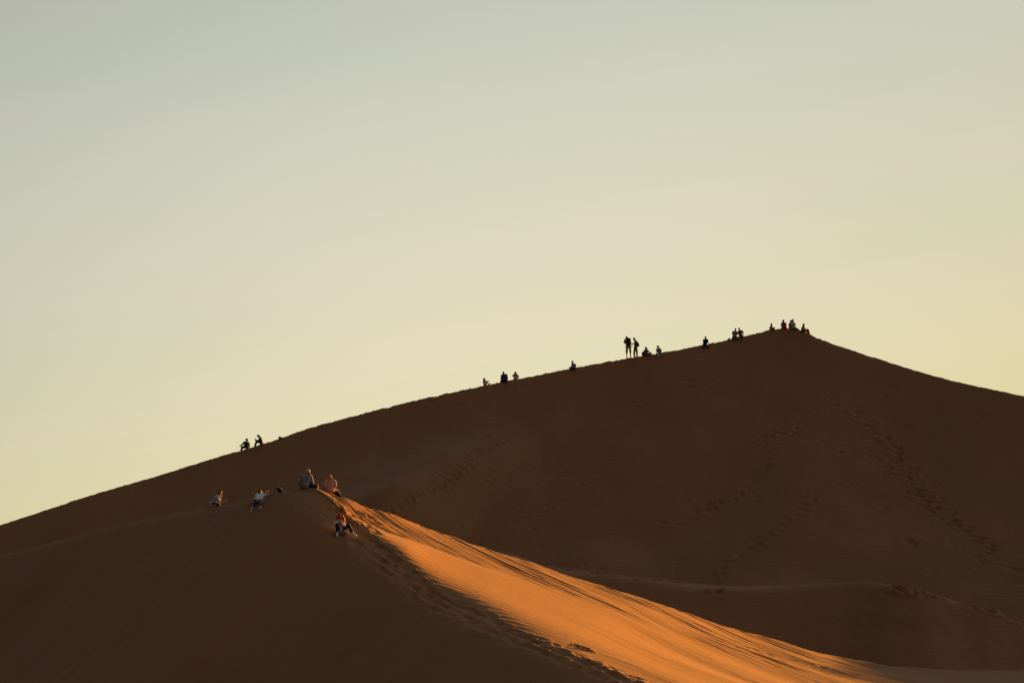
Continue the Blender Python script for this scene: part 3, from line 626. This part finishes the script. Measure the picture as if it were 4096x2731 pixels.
person('person sitting alone halfway up the crest in a cap, grey-blue shirt and dark trousers', O6, S6, Yr(2291) - .05,
    dict(pel=(880, 1090, 0), neck=(835, 860, 0), head=(788, 770, 0), shL=(762, 895, 0), shR=(935, 895, 0), elL=(725, 1010, -.6), haL=(660, 1085, 0), elR=(1005, 1010, -.3), haR=(960, 1080, -.6), knL=(610, 1120, -.6), anL=(700, 1180, -.4), toL=(620, 1190, 0), knR=(960, 1140, -.9), anR=(760, 1170, -.3), toR=(690, 1180, 0)),
    hair='hair_brown', shirt='bluegrey', sleeve=.5, pants='dark', shoes='brown', face=(-.75, .6, -.15), size=.86, group=G, extra=[('cap', 'darkgreen', [('hat', -.03, .085, .10)])])

O7 = (2470, 1320); S7 = 11.2
_, PA, _ = person('standing person in grey shirt and long grey shorts, head bowed, wearing a tall backpack', O7, S7, Yr(2511),
    dict(pel=(490, 715, 0), neck=(440, 400, 0), head=(415, 345, .6), shL=(358, 415, -.2), shR=(545, 410, .2), elL=(305, 540, -.4), haL=(330, 575, .6), elR=(575, 540, .3), haR=(500, 560, .7), knL=(415, 955, -.3), anL=(425, 1225, 0), toL=(430, 1290, .4), knR=(575, 955, .3), anR=(595, 1220, 0), toR=(600, 1275, .5)),
    hair='hair_black', shirt='bluegrey', sleeve=1, pants='grey', leg=.62, shoes='dark', face=(-.3, .9, -.5), size=1.08, group=G, puff=.02,
    extra=[('sock', 'redbrown', [('c', (423, 1180, -.1, .045), (423, 1240, -.1, .05))]), ('sock', 'redbrown', [('c', (592, 1180, .1, .045), (596, 1235, .1, .05))])])
item('backpack', 'tall dark hiking backpack on the standing person with bowed head', 'backpack', O7, S7, Yr(2511) - .2,
    [('c', (470, 420, 0, .10), (520, 620, 0, .11)), ('c', (540, 430, 0, .10), (545, 630, 0, .11)), ('c', (455, 375, 0, .07), (555, 400, 0, .07)), ('c', (430, 500, 0, .04), (450, 640, 0, .05))], 'dark', .012, .03, None,
    [('strap', 'black', [('c', (560, 650, -.05, .012), (556, 870, -.05, .010))]), ('strap', 'black', [('c', (365, 640, .1, .012), (350, 760, .1, .010)), ('c', (350, 760, .1, .010), (338, 815, .1, .008))]), ('strap', 'black', [('c', (420, 430, .1, .02), (400, 650, .1, .018))])])
person('standing person in brown trousers with round backpack, looking down at a camera', O7, S7, Yr(2545),
    dict(pel=(815, 770, 0), neck=(798, 475, 0), head=(745, 400, 0), shL=(785, 515, -.9), shR=(810, 515, .9), elL=(775, 650, -.5), haL=(690, 615, -.2), fgL=(650, 605), elR=(790, 655, .4), haR=(695, 625, .2), fgR=(655, 610), knL=(745, 1030, -.3), anL=(768, 1215, 0), toL=(765, 1260, -.5), knR=(872, 1020, .3), anR=(872, 1190, 0), toR=(870, 1232, -.4), hips=(.5, .85, 0)),
    skin='skin', hair='hair_brown', shirt='darkgreen', sleeve=.4, pants='brown', shoes='redbrown', face=(-.8, -.1, -.6), size=1.0, slim=.92, group=G, hairs=[('h', 790, 400, 0, .045), ('h', 800, 430, .02, .05)])
item('camera', 'black camera with a long lens hanging in front of the standing person with round backpack', 'camera', O7, S7, Yr(2545), [('e', (652, 612, 0), (.05, .05, .04)), ('c', (650, 630, 0, .022), (636, 770, 0, .03))], 'black', .008, .01, None, [('neck_strap', 'black', [('c', (660, 600, -.02, .007), (725, 560, -.1, .007)), ('c', (725, 560, -.1, .007), (780, 480, -.1, .007))])])
item('backpack', 'round brown backpack on the standing person who looks at a camera', 'backpack', O7, S7, Yr(2545), [('c', (870, 560, -.02, .09), (885, 680, -.02, .125)), ('c', (905, 600, -.02, .10), (915, 680, -.02, .135)), ('c', (850, 500, -.02, .05), (870, 560, -.02, .08))], 'redbrown', .012, .04, None, [('strap', 'black', [('c', (850, 480, -.1, .02), (820, 560, -.15, .02)), ('c', (820, 560, -.15, .02), (840, 700, -.1, .018))])])
person('seated person in purple-grey tee, arms round the knees, beside a dark backpack', O7, S7, Yr(2583) - .05,
    dict(pel=(1240, 1110, 0), neck=(1285, 885, 0), head=(1282, 815, 0), shL=(1205, 925, -.2), shR=(1345, 905, .2), elL=(1240, 1020, -.7), haL=(1370, 1080, .4), elR=(1405, 970, .3), haR=(1480, 1015, 0), fgR=(1525, 1070), knL=(1430, 1050, -.7), anL=(1500, 1120, 0), toL=(1530, 1110, 0), knR=(1455, 1045, .4), anR=(1510, 1100, .2), toR=(1550, 1110, 0)),
    hair='hair_black', shirt='purple', sleeve=.5, pants='brown', leg=.6, face=(.85, -.1, .1), group=G)
item('backpack', 'dark rounded backpack standing behind the person with arms round the knees', 'backpack', O7, S7, Yr(2571) + .05, [('c', (1140, 1020, 0, .085), (1140, 1100, 0, .10)), ('e', (1118, 1060, 0), (.07, .12, .14))], 'black', .012, .03, None, [('strap', 'black', [('c', (1140, 965, 0, .014), (1175, 985, 0, .014))])])
person('seated person in wide-brimmed hat, blue shirt and pale trousers, one hand raised', O7, S7, Yr(2636) - .25,
    dict(pel=(1905, 1090, 0), neck=(1845, 835, 0), head=(1818, 765, 0), shL=(1805, 860, -.2), shR=(1905, 850, .2), elL=(1765, 985, -.3), haL=(1755, 920, -.7), fgL=(1745, 870), elR=(1965, 915, -.2), haR=(1900, 980, -.5), knL=(1760, 1165, -.7), anL=(1665, 1200, .3), toL=(1650, 1190, -.5), knR=(1800, 1150, -.8), anR=(1775, 1330, -.2), toR=(1745, 1355, -.6)),
    hair='hair_brown', shirt='teal', sleeve=.45, pants='khaki', shoes='khaki', face=(-.6, -.7, -.1), slim=.92, group=G, extra=[('sun_hat', 'brown', [('hat', .0, .15, .155), ('c', (1740, 752, 0, .012), (1780, 790, -.05, .012)), ('c', (1900, 752, 0, .012), (1860, 795, -.05, .012))])])
item('shoulder_bag', 'dark bag lying at the knees of the person in the wide-brimmed hat', 'bag', O7, S7, Yr(2625) - .25, [('c', (1735, 1060, -.1, .05), (1735, 1110, -.15, .07)), ('c', (1760, 1040, -.1, .04), (1780, 1100, -.15, .06))], 'black', .01, .03, None, [('strap', 'black', [('c', (1745, 1040, -.1, .012), (1790, 900, -.12, .010))])])
O8 = (2780, 1320); S8 = 15.68
person('person in black tee sitting with crossed legs, short hair, alone between two groups', O8, S8, Yr(2822) - .2,
    dict(pel=(610, 970, 0), neck=(672, 590, 0), head=(674, 475, -.1), shL=(545, 620, -.1), shR=(775, 620, .1), elL=(560, 810, -.3), haL=(680, 960, -.4), fgL=(700, 1050), elR=(815, 780, .2), haR=(870, 880, -.6), fgR=(930, 920), knL=(520, 1040, -.8), anL=(620, 1160, -.3), toL=(660, 1250, -.3), knR=(830, 1050, -.7), anR=(700, 1080, -.2)),
    hair='hair_black', shirt='black', sleeve=.5, pants='black', leg=.65, face=(.45, -.85, 0), group=G, skin='skin_brown')
O9 = (2890, 1290); S9 = 19.6
person('seated person in grey V-neck tee, left one of the pair with touching shoulders', O9, S9, Yr(2941) - .05,
    dict(pel=(950, 1135, 0), neck=(1010, 665, 0), head=(1025, 540, 0), shL=(840, 715, 0), shR=(1140, 760, 0), elL=(775, 930, -.7), haL=(880, 1010, -.4), elR=(1145, 960, -.6), haR=(1010, 1040, -.3), knL=(800, 1200, -.9), anL=(740, 1290, .2), knR=(1150, 1160, -.9), anR=(1010, 1230, .2)),
    hair='hair_brown', shirt='greylilac', sleeve=.5, pants='dark', face=(.2, -.95, 0), size=.92, group=G)
person('seated person in dark patterned tee with elbow out, beside the grey V-neck tee', O9, S9, Yr(2960) + .0,
    dict(pel=(1440, 1070, 0), neck=(1350, 620, 0), head=(1320, 505, 0), shL=(1245, 720, -.2), shR=(1540, 670, .2), elL=(1240, 900, -.4), haL=(1340, 990, -.3), elR=(1640, 780, -.5), haR=(1620, 1020, .2), knL=(1300, 1120, -.9), anL=(1310, 1260, 0), knR=(1600, 1120, -.9), anR=(1600, 1270, 0)),
    hair='hair_black', shirt='brown', sleeve=.5, pants='grey', face=(.5, -.85, 0), size=.92, group=G, skin='skin_brown')
item('shoe', 'dark and white shoe lying on the crest left of the pair', 'shoe', O9, S9, Yr(2917) - .05, [('c', (440, 1312, 0, .04), (540, 1265, 0, .055)), ('c', (540, 1265, 0, .05), (580, 1272, 0, .05))], 'purple', .008, .02, None, [('sole', 'white', [('c', (470, 1330, -.04, .018), (525, 1308, -.04, .02))])])
O10 = (3050, 1250); S10 = 11.2
person('long-haired person in pale top hugging raised knees, leftmost of the summit group', O10, S10, Yr(3086),
    dict(pel=(365, 800, 0), neck=(395, 610, 0), head=(412, 535, 0), shL=(345, 660, -.6), shR=(435, 655, .6), elR=(455, 700, .3), haR=(500, 695, .4), elL=(410, 740, -.6), haL=(490, 710, 0), knL=(500, 695, -.2), anL=(505, 800, 0), knR=(505, 700, .4), anR=(520, 800, .2), hips=(.3, .95, 0)),
    hair='hair_black', shirt='palegrey', sleeve=.4, pants='dark', face=(.75, .5, -.1), slim=.88, group=G, size=.9, hairs=[('h', 385, 610, -.06, .055), ('h', 372, 660, -.08, .05), ('h', 425, 640, -.05, .05)])
person('person in crimson top and pointed hat, second from left in the summit group', O10, S10, Yr(3134) + .05,
    dict(pel=(970, 680, 0), neck=(940, 445, 0), head=(930, 385, 0), shL=(875, 475, 0), shR=(1020, 470, 0), elL=(838, 615, -.3), haL=(880, 670, .7), elR=(1062, 600, -.2), haR=(1050, 670, .7), knL=(870, 700, .8), anL=(930, 720, .7), knR=(1080, 690, .8), anR=(1000, 720, .7)),
    hair='hair_brown', shirt='maroon', sleeve=.35, pants='navy', face=(-.2, .95, 0), slim=.88, group=G, extra=[('pointed_hat', 'redbrown', [('c', (865, 378, 0, .02), (975, 385, 0, .03)), ('c', (925, 370, 0, .075), (960, 320, 0, .035)), ('c', (960, 320, 0, .03), (966, 298, 0, .012))])])
person('dark-haired person half hidden behind the one in pale shirt and headscarf', O10, S10, Yr(3158) + .5,
    dict(pel=(1260, 720, 0), neck=(1270, 460, 0), head=(1272, 395, 0), shL=(1205, 500, 0), shR=(1340, 500, 0), elL=(1192, 620, -.2), haL=(1205, 700, 0), elR=(1360, 620, 0), haR=(1330, 690, 0), knL=(1220, 720, .9), anL=(1220, 800, .3), knR=(1340, 720, .9), anR=(1330, 800, .3)),
    hair='hair_black', shirt='dark', sleeve=.5, pants='dark', face=(.2, .95, 0), slim=.9, group=G)
person('person in pale belted shirt and blue-grey headscarf with legs stretched to the right', O10, S10, Yr(3170) - .1,
    dict(pel=(1350, 680, 0), neck=(1352, 435, 0), head=(1368, 360, 0), shL=(1265, 480, -.3), shR=(1425, 480, .3), elL=(1260, 600, -.2), haL=(1290, 680, .3), elR=(1465, 560, .2), haR=(1430, 625, .5), knL=(1555, 740, -.4), anL=(1680, 835, 0), toL=(1720, 855, 0), knR=(1560, 745, .2), anR=(1690, 840, .1), toR=(1730, 860, 0)),
    hair=None, shirt='palegrey', sleeve=.45, pants='darkgreen', shoes='redbrown', face=(.7, .6, .1), slim=.95, group=G, puff=.03, extra=[('headscarf', 'bluegrey', [('e', (1362, 345, .0), (.10, .11, .10)), ('c', (1340, 370, -.05, .07), (1310, 400, -.06, .05))]), ('belt', 'black', [('c', (1262, 632, -.10, .022), (1350, 622, -.16, .022)), ('c', (1350, 622, -.16, .022), (1440, 618, -.10, .022)), ('c', (1440, 618, -.1, .03), (1475, 628, -.05, .035))])])
person('rightmost person on the far crest, in cap and dark top, knees raised', O10, S10, Yr(3214) + .05,
    dict(pel=(1800, 810, 0), neck=(1832, 640, 0), head=(1848, 565, 0), shL=(1790, 680, -.6), shR=(1870, 675, .6), elR=(1915, 745, .3), haR=(1990, 755, 0), elL=(1850, 780, -.6), haL=(1970, 770, 0), knL=(2040, 785, -.3), anL=(2105, 960, 0), toL=(2130, 985, 0), knR=(1990, 830, .5), anR=(2035, 945, .2), toR=(2070, 965, 0), hips=(.3, .95, 0)),
    hair='hair_brown', shirt='dark', sleeve=.5, pants='purple', shoes='purple', face=(.8, .35, 0), group=G, hairs=[('h', 1795, 600, -.03, .04)], extra=[('cap', 'bluegrey', [('hat', .05, .08, .12)])])

# ================================================================== the people on the near dune
O2 = (800, 1900); S2 = 7.35; YH1 = hit(800 + 400 / S2, 1900 + 925 / S2)
person('seated person in blue-grey tee, one hand at the chin and the other held out', O2, S2, YH1,
    dict(pel=(350, 845, 0), neck=(535, 605, 0), head=(592, 520, 0), shL=(490, 620, -.5), shR=(560, 625, .6), elL=(545, 770, -.3), haL=(700, 768, -.1), fgL=(800, 740), elR=(588, 790, .3), haR=(590, 660, .1), fgR=(650, 600), knL=(540, 865, -.5), anL=(330, 900, -.1), toL=(270, 905, 0), knR=(550, 850, .5), anR=(400, 900, .3), toR=(330, 915, 0), hips=(.3, .9, -.2)),
    skin='skin_pale', hair='hair_black', shirt='lightblue', sleeve=.45, pants='navy', leg=.55, face=(.85, -.25, -.45), vox=.009, size=.86, slim=.95, group=GN, hairs=[('h', 605, 455, 0, .035)])
YH2 = hit(800 + 1720 / S2, 1900 + 760 / S2)
person('person lying face down in white shirt and dark shorts, barefoot, one hand raised', O2, S2, YH2,
    dict(pel=(1715, 735, -.10), neck=(1765, 565, 1), head=(1765, 512, .3), shL=(1660, 600, 0), shR=(1862, 575, 0), elL=(1640, 640, -.3), haL=(1690, 600, .6), elR=(1925, 600, .5), haR=(1972, 570, .1), fgR=(1985, 480), knL=(1580, 890, 'S', .08), anL=(1510, 1010, 'S', .06), toL=(1488, 1090, 'S', .06), knR=(1815, 860, 'S', .08), anR=(1765, 970, 'S', .06), toR=(1720, 1010, 'S', .06), hips=(.97, .1, -.1)),
    skin='skin_pale', hair='hair_brown', shirt='white', sleeve=.45, pants='navy', leg=.66, face=(0, .95, .2), vox=.009, group=GN, puff=.022, fist='R')
item('phone', 'phone painted sunlit-pale, held up in the lit hand of the person lying face down', 'phone', O2, S2, YH2 + .45, [('e', (1975, 500, .02), (.055, .02, .085)), ('e', (1985, 560, .02), (.05, .03, .05))], 'offwhite', .008, .01)  # off-white colour paints in the sunlight on raised hand and phone
YB = hit(1060 + 370 / 6.533, 1830 + 915 / 6.533)
O3 = (1060, 1830); S3 = 6.533
item('bag', 'dark bag with a long strap on the sand right of the prone person', 'bag', O3, S3, YB, [('e', (372, 835, 0), (.115, .11, .10)), ('e', (410, 850, -.02), (.08, .09, .08)), ('e', (345, 800, .02), (.07, .08, .05))], 'navy', .01, .03, None,
    [('strap', 'black', [('c', (300, 850, 0, .010), (240, 905, -.05, .010)), ('c', (240, 905, -.05, .010), (170, 975, -.1, .012)), ('c', (170, 975, -.1, .014), (120, 1000, -.12, .010)), ('c', (120, 1000, -.12, .008), (20, 1010, -.1, .008))]), ('pocket', 'black', [('e', (400, 830, -.09), (.06, .03, .05))])])
YH3 = hit(1060 + 1040 / S3, 1830 + 805 / S3) + .1
person('large seated person in striped long-sleeved shirt and checked headscarf, seen from behind', O3, S3, YH3,
    dict(pel=(1035, 725, 0), neck=(1095, 455, 0), head=(1125, 378, 0), shL=(960, 500, 0), shR=(1185, 490, 0), elL=(895, 640, -.2), haL=(930, 720, .8), elR=(1228, 625, -.1), haR=(1235, 695, .6), knL=(1250, 770, .8), anL=(1120, 790, .6), knR=(1340, 750, .5), anR=(1350, 810, -.3), toR=(1270, 810, 0), hips=(.9, -.3, 0)),
    skin='skin', hair=None, shirt='striped', sleeve=1, pants='black', shoes='black', face=(.6, .75, 0), vox=.009, size=1.05, slim=1.16, group=GN, puff=.028,
    extra=[('headscarf', 'pinkwhite', [('e', (1125, 352, 0), (.10, .115, .085)), ('c', (1095, 370, -.05, .06), (1045, 395, -.08, .022))]), ('scarf_end', 'maroon', [('c', (1125, 390, -.04, .055), (1165, 420, 0, .045)), ('c', (1165, 415, .02, .045), (1185, 450, .04, .03))])])
YH4 = hit(1060 + 1690 / S3, 1830 + 925 / S3) + .08
person('slim person in pink tee with blond hair, seen from behind beside a green bottle', O3, S3, YH4,
    dict(pel=(1700, 845, 0), neck=(1705, 585, 0), head=(1690, 505, 0), shL=(1598, 610, 0), shR=(1818, 615, 0), elL=(1565, 740, -.3), haL=(1605, 810, .7), elR=(1848, 745, -.1), haR=(1800, 820, .7), knL=(1720, 850, .9), anL=(1900, 960, .4), knR=(1890, 870, .8), anR=(1950, 970, .4), toR=(1990, 1000, 0), toL=(1960, 985, 0), hips=(.95, .1, 0)),
    skin='skin_pale', hair='hair_blond', shirt='pink', sleeve=.48, pants='black', shoes='black', face=(-.35, .9, 0), vox=.009, slim=.92, group=GN, hairs=[('h', 1745, 520, -.02, .035), ('x', 1730, 470, 0, .045, ), ('x', 1745, 500, -.0, .035), ('h', 1768, 570, -.02, .02)])
item('bottle', 'green glass bottle standing at the left side of the person in the pink tee', 'bottle', O3, S3, YH4 - .05, [('c', (1530, 845, 0, .031), (1530, 780, 0, .031)), ('c', (1530, 780, 0, .026), (1529, 745, 0, .013))], 'glass', .006, .012, None, [('neck', 'glass', [('c', (1529, 748, 0, .0125), (1529, 722, 0, .012))]), ('cap', 'green', [('c', (1529, 720, 0, .013), (1529, 714, 0, .013))])])
O4 = (1280, 2020); S4 = 10.455; YH5 = hit(1280 + 900 / S4, 2020 + 1200 / S4)
person('red-haired seated person with knees apart, in white tee, black trousers and white trainers', O4, S4, YH5,
    dict(pel=(860, 1060, .1), neck=(845, 645, -.2), head=(845, 495, -.3), shL=(685, 715, 0), shR=(975, 720, 0), elL=(650, 880, -.5), haL=(775, 790, -.6), fgL=(850, 730), elR=(1010, 890, -.4), haR=(930, 790, -.6), fgR=(880, 730), knL=(720, 830, -.9), anL=(715, 1150, -.2), toL=(718, 1290, -.9), knR=(1200, 840, -.7), anR=(1365, 1150, -.2), toR=(1520, 1285, -.8), hips=(1, 0, 0)),
    skin='skin', hair='hair_red', shirt='white', sleeve=.42, pants='black', leg=.92, shoes='white', face=(.1, -.93, -.42), vox=.009, slim=.9, group=GN,
    hairs=[('h', 770, 470, .03, .06, 735, 570, .04, .052, 725, 660, .03, .034), ('h', 930, 460, .03, .06, 985, 570, .03, .058, 1005, 660, .02, .048, 1000, 750, 0, .026)])
item('camera', 'small dark camera held up in front of the red-haired person', 'camera', O4, S4, YH5 - .36, [('e', (870, 715, 0), (.055, .03, .038)), ('c', (865, 720, -.01, .028), (862, 725, -.07, .026))], 'black', .006, .008, None, [('lens', 'grey', [('c', (862, 726, -.085, .02), (862, 727, -.09, .02))])])
item('bag', 'grey fabric bag on the sand between the legs of the red-haired person', 'bag', O4, S4, YH5 - .12, [('c', (920, 1160, 0, .075), (1090, 1160, 0, .075)), ('e', (1000, 1130, 0), (.12, .08, .085)), ('c', (880, 1190, 0, .05), (1150, 1190, 0, .05))], 'grey', .01, .03, None, [('strap', 'black', [('c', (880, 1110, -.05, .012), (1000, 1080, -.09, .012)), ('c', (1000, 1080, -.09, .012), (1130, 1110, -.05, .012))])])
